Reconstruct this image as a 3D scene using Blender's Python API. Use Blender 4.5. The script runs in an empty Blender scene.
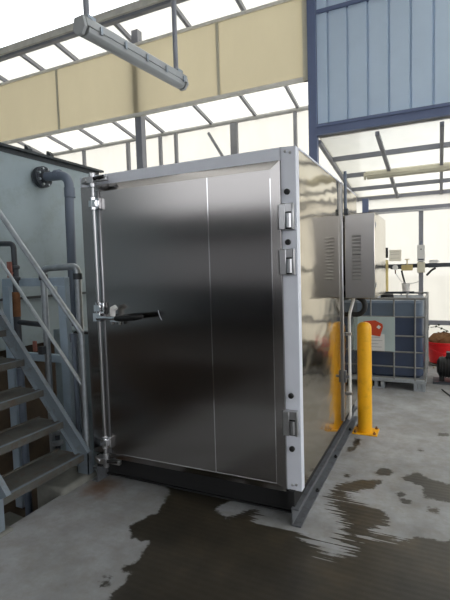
import bpy, bmesh, math, random
import numpy as np
from mathutils import Vector, Matrix

random.seed(4)
S = bpy.context.scene
COL = S.collection

# ------------------------------------------------------------------ camera
MX = np.array([[0.90267998, 0.00286869, -0.43030295],
               [0.42929495, -0.07473201, 0.9000672],
               [-0.02957539, -0.99719953, -0.0686906]])   # columns: image right, image down, view direction
CAM = np.array([0.0, 0.0, 1.55])
FPX = 450.0
cd = bpy.data.cameras.new('camera')
cam = bpy.data.objects.new('camera', cd); COL.objects.link(cam)
cd.sensor_fit = 'VERTICAL'; cd.sensor_height = 36.0; cd.lens = FPX / 600 * 36.0
cd.clip_start = 0.05; cd.clip_end = 300
rot = Matrix([[MX[i][0], -MX[i][1], -MX[i][2]] for i in range(3)])
cam.matrix_world = Matrix.Translation(Vector(CAM)) @ rot.to_4x4()
S.camera = cam

def on_floor(px, py, z=0.0):
    d = MX @ np.array([px - 225.0, py - 300.0, FPX])
    t = (z - CAM[2]) / d[2]
    return (CAM + t * d)[:2]

# ------------------------------------------------------------------ materials
def lin(c):
    r = []
    for v in c:
        v = v / 255.0
        r.append(v / 12.92 if v <= 0.04045 else ((v + 0.055) / 1.055) ** 2.4)
    return (r[0], r[1], r[2], 1.0)

class NT:
    def __init__(s, name):
        s.m = bpy.data.materials.new(name); s.m.use_nodes = True
        s.t = s.m.node_tree; s.t.nodes.clear()
        s.out = s.n('ShaderNodeOutputMaterial')
    def n(s, kind, **kw):
        nd = s.t.nodes.new(kind)
        for k, v in kw.items(): setattr(nd, k, v)
        return nd
    def l(s, a, b): s.t.links.new(a, b)
    def set(s, nd, **kw):
        for k, v in kw.items(): nd.inputs[k.replace('_', ' ')].default_value = v
        return nd
    def coord(s, scale=(1, 1, 1)):
        tc = s.n('ShaderNodeTexCoord'); mp = s.n('ShaderNodeMapping')
        mp.inputs['Scale'].default_value = scale
        s.l(tc.outputs['Object'], mp.inputs['Vector'])
        return mp.outputs['Vector']
    def noise(s, vec, scale, detail=4, rough=0.55):
        nd = s.n('ShaderNodeTexNoise')
        nd.inputs['Scale'].default_value = scale; nd.inputs['Detail'].default_value = detail
        nd.inputs['Roughness'].default_value = rough
        s.l(vec, nd.inputs['Vector']); return nd.outputs['Fac']
    def ramp(s, fac, stops):
        nd = s.n('ShaderNodeValToRGB'); cr = nd.color_ramp
        while len(cr.elements) < len(stops): cr.elements.new(0.5)
        for e, (p, c) in zip(cr.elements, stops): e.position = p; e.color = c
        s.l(fac, nd.inputs['Fac']); return nd.outputs['Color']
    def mix(s, fac, a, b):
        nd = s.n('ShaderNodeMix', data_type='RGBA')
        for sock, v in ((nd.inputs[0], fac), (nd.inputs[6], a), (nd.inputs[7], b)):
            if hasattr(v, 'links'): s.l(v, sock)
            else: sock.default_value = v
        return nd.outputs[2]
    def math(s, op, a, b=None, clamp=False):
        nd = s.n('ShaderNodeMath', operation=op); nd.use_clamp = clamp
        for i, v in enumerate((a, b)):
            if v is None: continue
            if hasattr(v, 'links'): s.l(v, nd.inputs[i])
            else: nd.inputs[i].default_value = v
        return nd.outputs[0]
    def bump(s, h, strength, dist=0.01):
        nd = s.n('ShaderNodeBump'); nd.inputs['Strength'].default_value = strength
        nd.inputs['Distance'].default_value = dist
        s.l(h, nd.inputs['Height']); return nd.outputs['Normal']
    def principled(s, **kw):
        p = s.n('ShaderNodeBsdfPrincipled')
        for k, v in kw.items():
            sock = p.inputs[k.replace('_', ' ')]
            if hasattr(v, 'links'): s.l(v, sock)
            else: sock.default_value = v
        s.l(p.outputs[0], s.out.inputs[0]); return p

def paint(name, c, rough=0.5, metal=0.0, var=0.12, scale=6.0, dirt=None, dirt_amt=0.35, bump=0.0, spec=0.5):
    t = NT(name); v = t.coord()
    f = t.noise(v, scale, 5, 0.6)
    base = lin(c)
    lo = tuple(x * (1 - var) for x in base[:3]) + (1,); hi = tuple(min(1, x * (1 + var)) for x in base[:3]) + (1,)
    col = t.ramp(f, [(0.3, lo), (0.7, hi)])
    if dirt:
        g = t.noise(v, scale * 2.3, 8, 0.7)
        gm = t.ramp(g, [(0.5, (0, 0, 0, 1)), (0.68, (dirt_amt,) * 3 + (1,))])
        col = t.mix(gm, col, lin(dirt))
    kw = dict(Base_Color=col, Roughness=rough, Metallic=metal, Specular_IOR_Level=spec)
    if bump: kw['Normal'] = t.bump(t.noise(v, scale * 12, 4), bump, 0.004)
    t.principled(**kw); return t.m

def steel(name, c, rough=0.2, aniso=0.0, wav=0.0, wscale=(1, 1, 1), grain=None, smear=0.0):
    t = NT(name)
    col = lin(c); kw = {}
    v = t.coord()
    if smear:
        f = t.noise(v, 2.2, 6, 0.65)
        r = t.n('ShaderNodeMapRange'); t.l(f, r.inputs[0])
        r.inputs[1].default_value = 0.3; r.inputs[2].default_value = 0.7
        r.inputs[3].default_value = rough * (1 - smear); r.inputs[4].default_value = rough * (1 + smear)
        kw['Roughness'] = r.outputs[0]
    else: kw['Roughness'] = rough
    if aniso:
        tg = t.n('ShaderNodeTangent', direction_type='RADIAL', axis='Z')
        kw['Anisotropic'] = aniso; kw['Anisotropic_Rotation'] = 0.0; kw['Tangent'] = tg.outputs[0]
    nrm = None
    if wav:
        w = t.noise(t.coord(wscale), 1.0, 2, 0.5); nrm = t.bump(w, wav, 0.02)
    if grain:
        g = t.noise(t.coord((260, 260, 1.5)), 1.0, 3, 0.6)
        b = t.n('ShaderNodeBump'); b.inputs['Strength'].default_value = grain; b.inputs['Distance'].default_value = 0.002
        t.l(g, b.inputs['Height'])
        if nrm is not None: t.l(nrm, b.inputs['Normal'])
        nrm = b.outputs[0]
    if nrm is not None: kw['Normal'] = nrm
    t.principled(Base_Color=col, Metallic=1.0, **kw); return t.m

def sheet(name, c, trans=0.12, alpha=1.0, streak=0.08):
    """translucent fibreglass sheet: lets daylight through, diffuses it"""
    t = NT(name)
    f = t.noise(t.coord((1.3, 1.3, 0.5)), 1.6, 5, 0.6)
    b = lin(c)
    lo = tuple(x * (1 - streak) for x in b[:3]) + (1,)
    col = t.ramp(f, [(0.35, lo), (0.65, b)])
    tr = t.n('ShaderNodeBsdfTranslucent'); t.l(col, tr.inputs[0])
    df = t.n('ShaderNodeBsdfDiffuse'); t.l(col, df.inputs[0])
    tp = t.n('ShaderNodeBsdfTransparent'); tp.inputs[0].default_value = (1, 1, 1, 1)
    m1 = t.n('ShaderNodeMixShader'); m1.inputs[0].default_value = 0.3
    t.l(tr.outputs[0], m1.inputs[1]); t.l(df.outputs[0], m1.inputs[2])
    m2 = t.n('ShaderNodeMixShader'); m2.inputs[0].default_value = trans
    t.l(m1.outputs[0], m2.inputs[1]); t.l(tp.outputs[0], m2.inputs[2])
    t.l(m2.outputs[0], t.out.inputs[0]); return t.m

M = {}
M['door_steel'] = steel('brushed_steel', (148, 145, 144), 0.2, aniso=0.9, wav=0.03, wscale=(1.2, 1.2, 3.0))
M['mirror_steel'] = steel('mirror_steel', (186, 176, 156), 0.11, wav=0.4, wscale=(1, 1.8, 3.6))
M['steel'] = steel('satin_steel', (188, 188, 190), 0.3)
M['chrome'] = steel('chrome', (225, 225, 228), 0.12)
M['cab_steel'] = steel('cabinet_steel', (188, 186, 187), 0.33, aniso=0.6)
M['frame_white'] = paint('frame_white', (226, 229, 238), 0.35, var=0.04)
M['black'] = paint('black_rubber', (16, 16, 17), 0.5, var=0.1)
M['skid'] = paint('skid_grey', (112, 115, 120), 0.4, metal=0.4, dirt=(60, 50, 42), dirt_amt=0.5)
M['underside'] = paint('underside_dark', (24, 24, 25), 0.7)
M['yellow'] = paint('safety_yellow', (240, 176, 16), 0.38, var=0.06, dirt=(150, 105, 20), dirt_amt=0.25)
M['tank'] = paint('tank_grey_green', (158, 172, 178), 0.55, var=0.07, scale=1.5, dirt=(136, 146, 142), dirt_amt=0.5)
M['tank_dark'] = paint('tank_rim', (58, 64, 68), 0.5)
M['pipe_grey'] = paint('pipe_grey', (106, 116, 132), 0.42, var=0.06)
M['pipe_dark'] = paint('pipe_dark', (70, 74, 80), 0.45, metal=0.3)
M['galv'] = paint('galvanised', (178, 184, 190), 0.34, metal=0.7, var=0.15, scale=18)
M['cage_grey'] = paint('cage_grey', (132, 132, 130), 0.5, metal=0.3, var=0.15, scale=15)
M['stair_grey'] = paint('stair_paint', (116, 126, 135), 0.5, var=0.12, scale=5, dirt=(92, 84, 72), dirt_amt=0.5)
M['tread'] = paint('tread_steel', (82, 82, 78), 0.6, var=0.25, scale=9, dirt=(82, 60, 42), dirt_amt=0.7, bump=0.4)
M['blue_frame'] = paint('pale_blue_paint', (176, 194, 210), 0.5, var=0.08)
M['rust'] = paint('rust', (122, 82, 52), 0.8, var=0.35, scale=14)
M['valve_red'] = paint('valve_red', (160, 104, 92), 0.5)
M['concrete_block'] = paint('concrete_block', (118, 118, 112), 0.85, var=0.2, scale=7, bump=0.3)
M['pit'] = paint('pit_concrete', (74, 62, 50), 0.85, var=0.35, scale=4, bump=0.3)
M['steelwork'] = paint('steelwork_grey', (138, 140, 148), 0.5, var=0.08)
M['steelwork_blue'] = paint('steelwork_blue', (104, 116, 148), 0.45, var=0.07)
M['gutter'] = paint('gutter_grey', (240, 236, 226), 0.5)
M['tube_white'] = paint('tube_white', (196, 196, 198), 0.4)
M['blue_wall'] = paint('blue_cladding', (198, 216, 234), 0.5, var=0.04, scale=2)
M['hall_grey'] = paint('hall_cladding', (128, 128, 126), 0.7, var=0.08, scale=1)
M['hall_dark'] = paint('hall_lintel', (46, 48, 54), 0.7, var=0.08, scale=1)
M['roof_sheet'] = sheet('roof_fibreglass', (218, 214, 203), 0.04)
M['cream_sheet'] = sheet('cream_fibreglass', (221, 211, 184), 0.0, streak=0.05)
M['wall_sheet'] = sheet('wall_fibreglass', (205, 200, 188), 0.06)
M['added_strip_sheet'] = sheet('added_strip_fibreglass', (240, 238, 230), 0.15)
M['high_sheet'] = sheet('high_fibreglass', (235, 236, 240), 0.5)
M['notice_paper'] = sheet('notice_paper', (240, 238, 232), 0.0)
M['dim_glazing'] = sheet('dim_glazing', (128, 128, 130), 0.0)
M['cream_paint'] = paint('cream_paint', (214, 208, 186), 0.5, var=0.05)
M['lamp_body'] = paint('lamp_body', (172, 174, 174), 0.4, var=0.05)
M['ibc_plastic'] = paint('ibc_plastic', (56, 68, 90), 0.3, var=0.10, scale=2.5)
M['ibc_top'] = paint('ibc_plastic_empty', (96, 110, 126), 0.35, var=0.08, scale=2.5)
M['label_plate'] = paint('label_plate', (176, 192, 192), 0.35, metal=0.2, var=0.05)
M['paper'] = paint('paper', (214, 212, 208), 0.7, var=0.03)
M['ink'] = paint('ink_grey', (150, 150, 152), 0.7)
M['placard_red'] = paint('placard_red', (196, 70, 38), 0.5, var=0.08)
M['bucket_red'] = paint('bucket_red', (226, 30, 36), 0.35, var=0.08)
M['brown'] = paint('brown_sacking', (112, 78, 46), 0.9, var=0.3, scale=22, bump=0.5)
M['yellow_pipe'] = paint('yellow_pipe', (218, 198, 132), 0.45)
M['white_plastic'] = paint('white_plastic', (226, 224, 220), 0.4, var=0.03)
M['tan_box'] = paint('tan_box', (196, 176, 120), 0.5)
M['leaf'] = paint('leaf_dark', (52, 58, 40), 0.6, var=0.3)
M['rubble'] = paint('rubble_mat', (176, 166, 140), 0.9, var=0.3, scale=15)

# ------------------------------------------------------------------ mesh builder
class MB:
    def __init__(s): s.v = []; s.f = []
    def add(s, vs, fs):
        o = len(s.v); s.v += [tuple(map(float, p)) for p in vs]; s.f += [tuple(i + o for i in f) for f in fs]; return s
    def box(s, a, b):
        x0, y0, z0 = a; x1, y1, z1 = b
        vs = [(x0,y0,z0),(x1,y0,z0),(x1,y1,z0),(x0,y1,z0),(x0,y0,z1),(x1,y0,z1),(x1,y1,z1),(x0,y1,z1)]
        return s.add(vs, [(0,3,2,1),(4,5,6,7),(0,1,5,4),(1,2,6,5),(2,3,7,6),(3,0,4,7)])
    def bar(s, p, q, w, h, up=(0, 0, 1)):
        """rectangular bar from p to q, width w across, height h along up"""
        p = Vector(p); q = Vector(q); d = (q - p).normalized(); up = Vector(up)
        side = d.cross(up)
        if side.length < 1e-5: side = Vector((1, 0, 0))
        side.normalize(); u = side.cross(d).normalized()
        vs = []
        for c in (p, q):
            for a, b in ((-1, -1), (1, -1), (1, 1), (-1, 1)): vs.append(c + side * (a * w / 2) + u * (b * h / 2))
        return s.add(vs, [(0,1,2,3),(7,6,5,4),(0,4,5,1),(1,5,6,2),(2,6,7,3),(3,7,4,0)])
    def tube(s, pts, r, n=12, cap=True):
        pts = [Vector(p) for p in pts]; rings = []; prev = None
        rs = r if isinstance(r, (list, tuple)) else [r] * len(pts)
        for i, p in enumerate(pts):
            a = pts[max(i - 1, 0)]; b = pts[min(i + 1, len(pts) - 1)]
            d = (b - a).normalized()
            if prev is None:
                ref = Vector((0, 0, 1)) if abs(d.z) < 0.9 else Vector((1, 0, 0))
                u = d.cross(ref).normalized()
            else:
                u = (prev - d * prev.dot(d)).normalized()
            prev = u; w = d.cross(u)
            rings.append([p + (u * math.cos(t) + w * math.sin(t)) * rs[i] for t in [2 * math.pi * k / n for k in range(n)]])
        vs = [q for rg in rings for q in rg]; fs = []
        for i in range(len(rings) - 1):
            for k in range(n):
                a = i * n + k; b = i * n + (k + 1) % n
                fs.append((a, b, b + n, a + n))
        if cap: fs.append(tuple(range(n))[::-1]); fs.append(tuple(range((len(rings) - 1) * n, len(rings) * n)))
        return s.add(vs, fs)
    def lathe(s, prof, c, n=28, axis='z'):
        """profile of (radius, height)"""
        vs = []; fs = []
        for r, h in prof:
            for k in range(n):
                t = 2 * math.pi * k / n
                if axis == 'z': vs.append((c[0] + r * math.cos(t), c[1] + r * math.sin(t), c[2] + h))
                elif axis == 'x': vs.append((c[0] + h, c[1] + r * math.cos(t), c[2] + r * math.sin(t)))
                else: vs.append((c[0] + r * math.sin(t), c[1] + h, c[2] + r * math.cos(t)))
        for i in range(len(prof) - 1):
            for k in range(n):
                a = i * n + k; b = i * n + (k + 1) % n
                fs.append((a, b, b + n, a + n))
        if prof[0][0] > 1e-6: fs.append(tuple(range(n))[::-1])
        if prof[-1][0] > 1e-6: fs.append(tuple(range((len(prof) - 1) * n, len(prof) * n)))
        return s.add(vs, fs)
    def prism(s, poly, d):
        """extrude polygon (list of 3d points) by vector d"""
        n = len(poly); d = Vector(d)
        vs = [Vector(p) for p in poly] + [Vector(p) + d for p in poly]
        return s.add(vs, [tuple(range(n))[::-1], tuple(range(n, 2 * n))] + [(i, (i + 1) % n, (i + 1) % n + n, i + n) for i in range(n)])
    def build(s, name, mat, parent=None, bevel=0.0, smooth=True, seg=2):
        off = Vector((0, 0, 0)); p = parent
        while p is not None: off += p.location; p = p.parent
        me = bpy.data.meshes.new(name)
        me.from_pydata([Vector(v) - off for v in s.v], [], s.f); me.update()
        bm = bmesh.new(); bm.from_mesh(me)
        bmesh.ops.remove_doubles(bm, verts=bm.verts, dist=1e-5)
        bmesh.ops.recalc_face_normals(bm, faces=bm.faces)
        if smooth:
            for f in bm.faces: f.smooth = True
            for e in bm.edges:
                if len(e.link_faces) != 2 or e.calc_face_angle(0) > math.radians(38): e.smooth = False
        bm.to_mesh(me); bm.free()
        me.materials.append(M[mat] if isinstance(mat, str) else mat)
        o = bpy.data.objects.new(name, me); COL.objects.link(o)
        if parent is not None: o.parent = parent
        if bevel:
            b = o.modifiers.new('bevel', 'BEVEL'); b.width = bevel; b.segments = seg; b.limit_method = 'ANGLE'
            b.angle_limit = math.radians(40)
        return o

def arc(p, q, r0, n=6):
    return None
def bend(pts, r, n=6):
    """polyline with rounded corners of radius r"""
    pts = [Vector(p) for p in pts]; out = [pts[0]]
    for i in range(1, len(pts) - 1):
        a, b, c = pts[i - 1], pts[i], pts[i + 1]
        d1 = (a - b).normalized(); d2 = (c - b).normalized()
        rr = min(r, (a - b).length * 0.49, (c - b).length * 0.49)
        p0 = b + d1 * rr; p1 = b + d2 * rr
        for k in range(n + 1):
            t = k / n
            out.append(p0 * (1 - t) ** 2 + b * 2 * t * (1 - t) + p1 * t * t)
    out.append(pts[-1]); return out

def thing(name, loc, label, cat, group=None):
    o = bpy.data.objects.new(name, None); COL.objects.link(o)
    o.location = loc; o.empty_display_size = 0.1
    o['label'] = label; o['category'] = cat
    if group: o['group'] = group
    return o
def tag(o, label, cat, group=None):
    o['label'] = label; o['category'] = cat
    if group: o['group'] = group
    return o
def struct(o): o['kind'] = 'structure'; return o
def copy_tree(o, parent=None):
    c = o.copy(); COL.objects.link(c)
    if parent is not None: c.parent = parent
    for ch in list(o.children): copy_tree(ch, c)
    return c

# ------------------------------------------------------------------ floor with wet stains
WET = [
 [(107,600),(133,572),(119,571),(136,560),(153,540),(144,544),(131,538),(129,527),(142,518),(158,513),(169,493),(167,478),
  (205,488),(248,499),(236,500),(222,504),(215,510),(228,519),(240,514),(250,508),(258,511),(253,524),(278,527),(296,531),(304,540),(316,547),(330,556),(350,552),(342,540),(345,525),  # tongue towards the chamber paints wet concrete plus the shade below it
  (336,510),(330,495),(338,484),(357,480),(383,480),(373,489),(346,492),(357,503),(381,511),(389,520),(382,526),(366,537),
  (385,537),(400,542),(418,536),(440,541),(470,541),(560,600),(560,900),(60,900)],
 [(374,472),(381,468),(390,469),(395,474),(388,476),(378,475)],
 [(403,476),(412,473),(421,473),(429,479),(450,484),(462,488),(462,505),(450,503),(423,497),(423,487),(405,480)],
 [(425,506),(438,508),(440,514),(428,513)],
 [(418,448),(424,450),(427,453),(421,452)], [(437,433),(449,433),(450,436),(438,436)],
 [(344,474),(350,474),(351,477),(345,477)],
 [(100,577),(110,575),(112,582),(100,588)], [(242,547),(252,548),(251,551),(243,550)],
 [(356,437),(362,440),(352,452),(347,452)],
 [(396,492),(404,491),(407,495),(399,496)], [(400,498),(412,500),(410,504),(402,503)],
]
def seg_dist(P, a, b):
    ab = b - a; t = np.clip(((P - a) @ ab) / max(ab @ ab, 1e-9), 0, 1)
    return np.linalg.norm(P - (a + t[:, None] * ab), axis=1)
def inside(P, poly):
    c = np.zeros(len(P), bool); n = len(poly)
    for i in range(n):
        a = poly[i]; b = poly[(i + 1) % n]
        with np.errstate(divide='ignore', invalid='ignore'):
            k = ((a[1] > P[:, 1]) != (b[1] > P[:, 1])) & (P[:, 0] < (b[0] - a[0]) * (P[:, 1] - a[1]) / (b[1] - a[1] + 1e-12) + a[0])
        c ^= k
    return c
FX0, FX1, FY0, FY1 = -2.4, 2.4, 0.4, 5.2
NX, NY = 140, 140
gx = np.linspace(FX0, FX1, NX + 1); gy = np.linspace(FY0, FY1, NY + 1)
P = np.array([(x, y) for y in gy for x in gx])
sd = np.full(len(P), -9.0)
for poly in WET:
    w = np.array([on_floor(*p) for p in poly])
    d = np.min([seg_dist(P, w[i], w[(i + 1) % len(w)]) for i in range(len(w))], axis=0)
    sd = np.maximum(sd, np.where(inside(P, w), d, -d))
sd = np.clip(sd, -0.5, 0.5)

t = NT('concrete_floor'); v = t.coord()
big = t.noise(v, 0.9, 5, 0.6); fine = t.noise(v, 9, 8, 0.7); blot = t.noise(v, 3.2, 6, 0.65)
dry = t.ramp(t.math('ADD', t.math('MULTIPLY', big, 0.5), t.math('MULTIPLY', blot, 0.5)),
             [(0.36, lin((126, 126, 126))), (0.5, lin((150, 151, 152))), (0.64, lin((168, 170, 173)))])
dry = t.mix(t.ramp(fine, [(0.42, (0, 0, 0, 1)), (0.75, (0.6, 0.6, 0.6, 1))]), dry, lin((124, 118, 106)))
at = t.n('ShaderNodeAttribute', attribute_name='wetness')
sx = t.n('ShaderNodeSeparateXYZ'); tc = t.n('ShaderNodeTexCoord'); t.l(tc.outputs['Object'], sx.inputs[0])
groove = t.math('SINE', t.math('MULTIPLY', t.math('ADD', sx.outputs[1], t.math('MULTIPLY', sx.outputs[0], 0.03)), 2 * math.pi / 0.042))
# the broom finish is strongest in front of the right-hand skid corner
zx = t.math('ABSOLUTE', t.math('ADD', sx.outputs[0], 0.60)); zy = t.math('ABSOLUTE', t.math('ADD', sx.outputs[1], -2.5))
zone = t.math('SUBTRACT', 1.5, t.math('ADD', t.math('MULTIPLY', zx, 2.4), t.math('MULTIPLY', zy, 1.6)), clamp=True)
zone = t.math('ADD', t.math('MULTIPLY', zone, 0.40), 0.03)
strk = t.math('SUBTRACT', t.noise(t.coord((1.8, 58, 1)), 1.0, 2, 0.4), 0.5)
edge = t.math('ADD', at.outputs['Fac'], t.math('MULTIPLY', strk, zone))
edge = t.math('ADD', edge, t.math('MULTIPLY', t.math('SUBTRACT', t.noise(v, 12, 7, 0.68), 0.5), 0.12))
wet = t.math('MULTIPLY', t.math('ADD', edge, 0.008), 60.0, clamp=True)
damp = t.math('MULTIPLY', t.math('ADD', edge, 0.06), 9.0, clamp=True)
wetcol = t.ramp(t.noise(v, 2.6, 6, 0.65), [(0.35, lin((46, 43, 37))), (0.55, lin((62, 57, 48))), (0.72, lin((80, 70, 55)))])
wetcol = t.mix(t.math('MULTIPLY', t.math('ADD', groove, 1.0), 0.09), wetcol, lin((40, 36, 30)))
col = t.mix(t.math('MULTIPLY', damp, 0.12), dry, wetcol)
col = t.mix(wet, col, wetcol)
# rust stain beside the stair foot
dx = t.math('SUBTRACT', sx.outputs[0], -2.22); dy = t.math('SUBTRACT', sx.outputs[1], 2.45)
rr = t.math('SQRT', t.math('ADD', t.math('MULTIPLY', dx, dx), t.math('MULTIPLY', dy, dy)))
rs = t.math('MULTIPLY', t.math('SUBTRACT', 0.34, t.math('ADD', rr, t.math('MULTIPLY', t.noise(v, 7, 5), 0.3))), 6.0, clamp=True)
col = t.mix(t.math('MULTIPLY', rs, 0.8), col, lin((108, 74, 46)))
ro = t.n('ShaderNodeMapRange'); t.l(wet, ro.inputs[0]); ro.inputs[3].default_value = 0.72; ro.inputs[4].default_value = 0.36
hgt = t.math('ADD', t.math('MULTIPLY', groove, 0.25), t.noise(v, 40, 5, 0.7))
t.principled(Base_Color=col, Roughness=ro.outputs[0], Specular_IOR_Level=0.4, Normal=t.bump(hgt, 0.12, 0.006))
M['floor'] = t.m

mb = MB()
mb.v = [(x, y, 0.0) for x, y in P]
for j in range(NY):
    for i in range(NX):
        a = j * (NX + 1) + i; mb.f.append((a, a + 1, a + NX + 2, a + NX + 1))
nfine = len(mb.v)
def quad(x0, y0, x1, y1): mb.add([(x0, y0, 0), (x1, y0, 0), (x1, y1, 0), (x0, y1, 0)], [(0, 1, 2, 3)])
PIT = (-7.2, -1.5, -2.4, 5.2)
quad(FX1, FY0, 60, 60); quad(-2.4, FY1, FX1, 60)
quad(-60, PIT[3], -2.4, 60); quad(-60, PIT[1], PIT[0], PIT[3])
ndry = len(mb.v)
quad(-60, -40, -2.4, PIT[1]); quad(-2.4, -40, FX1, FY0); quad(FX1, -40, 60, FY0)  # unseen floor behind the camera, set wet to darken the door's reflection
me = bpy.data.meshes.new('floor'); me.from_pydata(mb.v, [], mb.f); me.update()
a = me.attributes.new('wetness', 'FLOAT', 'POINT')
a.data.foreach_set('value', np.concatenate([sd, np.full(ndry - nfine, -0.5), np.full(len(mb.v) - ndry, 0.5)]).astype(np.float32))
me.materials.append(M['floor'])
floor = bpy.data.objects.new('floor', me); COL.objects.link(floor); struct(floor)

# pit under the stair
px0, py0, px1, py1 = PIT
struct(MB().box((px0, py0, -0.78), (px1, py1, -0.7)).build('floor_pit', 'pit'))
struct(MB().box((px1, py0, -0.7), (px1 + 0.12, py1, -0.003)).build('wall_pit_east', 'concrete_block'))
struct(MB().box((px0 - 0.12, py0, -0.7), (px0, py1, -0.003)).build('wall_pit_west', 'pit'))
struct(MB().box((px0, py1, -0.7), (px1, py1 + 0.12, -0.003)).build('wall_pit_north', 'pit'))
struct(MB().box((px0, py0 - 0.12, -0.7), (px1, py0, -0.003)).build('wall_pit_south', 'pit'))

# ------------------------------------------------------------------ hall shell
YF = 5.65      # line of columns between hall and lean-to
YB = 8.5       # back wall
ROOF0, RM = 5.15, -0.2
def zroof(y): return ROOF0 + RM * (y - YF)
CAN0, CM = 3.15, (2.775 - 3.15) / (8.6 - 5.65)
def zcan(y): return CAN0 + CM * (y - YF)
HX0, HX1, HY0, HZ = -10.0, 7.0, -7.0, 6.6

# unseen hall ceiling with daylight strips added to brighten door, blue wall, floor
ce = MB()
strips = [(-0.55, 0.15, -8.0, -1.8), (1.5, 5.1, 0.6, HX1)]
ybands = [HY0] + [q for t_ in strips for q in t_[:2]] + [5.2]
for k in range(0, len(ybands), 2): ce.box((HX0, ybands[k], HZ), (HX1, ybands[k + 1], HZ + 0.08))
for a_, b_, c_, d_ in strips:
    if c_ > HX0: ce.box((HX0, a_, HZ), (c_, b_, HZ + 0.08))
    if d_ < HX1: ce.box((d_, a_, HZ), (HX1, b_, HZ + 0.08))
ce = struct(ce.build('ceiling', 'hall_grey'))
for a_, b_, c_, d_ in strips:
    MB().add([(c_, a_, HZ + 0.04), (d_, a_, HZ + 0.04), (d_, b_, HZ + 0.04), (c_, b_, HZ + 0.04)], [(0, 1, 2, 3)]).build('added_daylight_strip', 'added_strip_sheet', ce)
# unseen wall behind the camera: lintel and glazing bands shaped for the door's reflection
wf = MB().box((HX0, HY0 - 0.1, 0), (HX1, HY0, 1.1))
wf = struct(wf.build('wall_south', 'hall_dark'))
MB().add([(HX0, HY0 - .02, 1.1), (HX1, HY0 - .02, 1.1), (HX1, HY0 - .02, 2.4), (HX0, HY0 - .02, 2.4)], [(0, 1, 2, 3)]).build('unseen_low_glazing', 'dim_glazing', wf)
MB().box((HX0, HY0 - 0.15, 2.4), (HX1, HY0 + 0.05, 3.3)).build('lintel', 'hall_dark', wf)
MB().box((HX0, HY0 - 0.1, 5.5), (HX1, HY0, HZ)).build('upper_cladding', 'hall_grey', wf)
MB().add([(HX0, HY0 - .02, 3.3), (HX1, HY0 - .02, 3.3), (HX1, HY0 - .02, 5.5), (HX0, HY0 - .02, 5.5)], [(0, 1, 2, 3)]).build('unseen_high_glazing', 'high_sheet', wf)
# west wall, east wall
ww = struct(MB().box((HX0 - 0.1, HY0, 0), (HX0, 10, HZ)).build('wall_west', 'hall_grey'))
we = MB().box((HX1, HY0, 0), (HX1 + 0.1, YF, 1.2)).box((HX1, HY0, 5.2), (HX1 + 0.1, YF, HZ))  # mid-height opening added so sky light reaches the tank
we = struct(we.build('wall_east', 'hall_grey'))


# blue cladding over the canopy
bw = MB(); XB0, XB1 = -1.36, 6.9
ribs = [-1.226 + 0.2315 * k for k in range(0, 36)]
prof = [(XB0, 0)]
for r in ribs:
    prof += [(r - 0.014, 0), (r - 0.010, 0.028), (r + 0.010, 0.028), (r + 0.014, 0)]
prof.append((XB1, 0))
def clad(z0, z1, y):
    m = MB()
    vs = [(x, y + d, z0) for x, d in prof] + [(x, y + d, z1) for x, d in prof]; n = len(prof)
    vs += [(x, y + 0.04, z) for z in (z0, z1) for x in (XB0, XB1)]
    fs = [(i, i + 1, i + 1 + n, i + n) for i in range(n - 1)]
    fs += [(2 * n, 2 * n + 2, 2 * n + 3, 2 * n + 1)]
    m.add(vs, fs); return m
wb = struct(clad(3.27, 4.615, YF).build('wall_north_cladding', 'blue_wall', smooth=False))
up_ = clad(4.615, HZ, YF + 0.015).build('upper_cladding', 'blue_wall', wb, smooth=False)
MB().box((XB0, YF - 0.03, 4.595), (XB1, YF + 0.06, 4.635)).build('girt', 'steelwork_blue', wb)
MB().box((XB0 - .004, YF - 0.06, 3.15), (XB1, YF + 0.08, 3.24)).box((XB0 - 0.004, YF - 0.08, 3.24), (XB1, YF + 0.08, 3.275)).build('bottom_beam', 'steelwork_blue', wb)

# columns
def column(x, y, z1, w, mat):
    b = MB().box((x - w / 2, y - w / 2, 0), (x + w / 2, y - w / 2 + 0.012, z1)).box((x - w / 2, y + w / 2 - 0.012, 0), (x + w / 2, y + w / 2, z1))
    b.box((x - 0.01, y - w / 2 + 0.012, 0), (x + 0.01, y + w / 2 - 0.012, z1))
    b.box((x - w / 2, y - w / 2 + 0.012, 0), (x - w / 2 + 0.012, y + w / 2 - 0.012, z1)).box((x + w / 2 - 0.012, y - w / 2 + 0.012, 0), (x + w / 2, y + w / 2 - 0.012, z1))
    return struct(b.build('column', mat))
column(-1.415, YF, HZ, 0.10, 'steelwork_blue')
column(-4.07, YF + 0.09, zroof(YF + .09) - 0.03, 0.11, 'steelwork')
column(-1.2, YB - 0.05, 2.72, 0.10, 'steelwork_blue')

# cream baffle wall under the high lean-to roof
zb0, zb1 = 3.87, 4.86
bx1 = -1.46
wfl = MB().add([(-9.9, YF, zb0), (bx1, YF, zb0), (bx1, YF, zb1), (-9.9, YF, zb1)], [(0, 1, 2, 3)])
wfl = struct(wfl.build('wall_baffle', 'cream_sheet'))
MB().box((-9.9, YF - 0.02, zb0 - 0.03), (bx1 + 0.05, YF + 0.02, zb0 + 0.02)).build('bottom_rail', 'gutter', wfl)
MB().box((-9.9, YF - 0.02, zb1 - 0.02), (bx1, YF + 0.02, zb1 + 0.02)).build('top_rail', 'gutter', wfl)
for x in (-7.02, -5.6, -2.7):
    MB().box((x - 0.02, YF + 0.004, zb0), (x + 0.02, YF + 0.02, zb1)).box((x - 0.02, YF - 0.008, zb0), (x + 0.02, YF - 0.003, zb1)).build('joint', 'cream_paint', wfl)
MB().box((bx1 - 0.07, YF - 0.03, zb0 - 0.03), (bx1 + 0.0, YF + 0.03, 6.4)).build('end_post', 'cream_paint', wfl)

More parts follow.
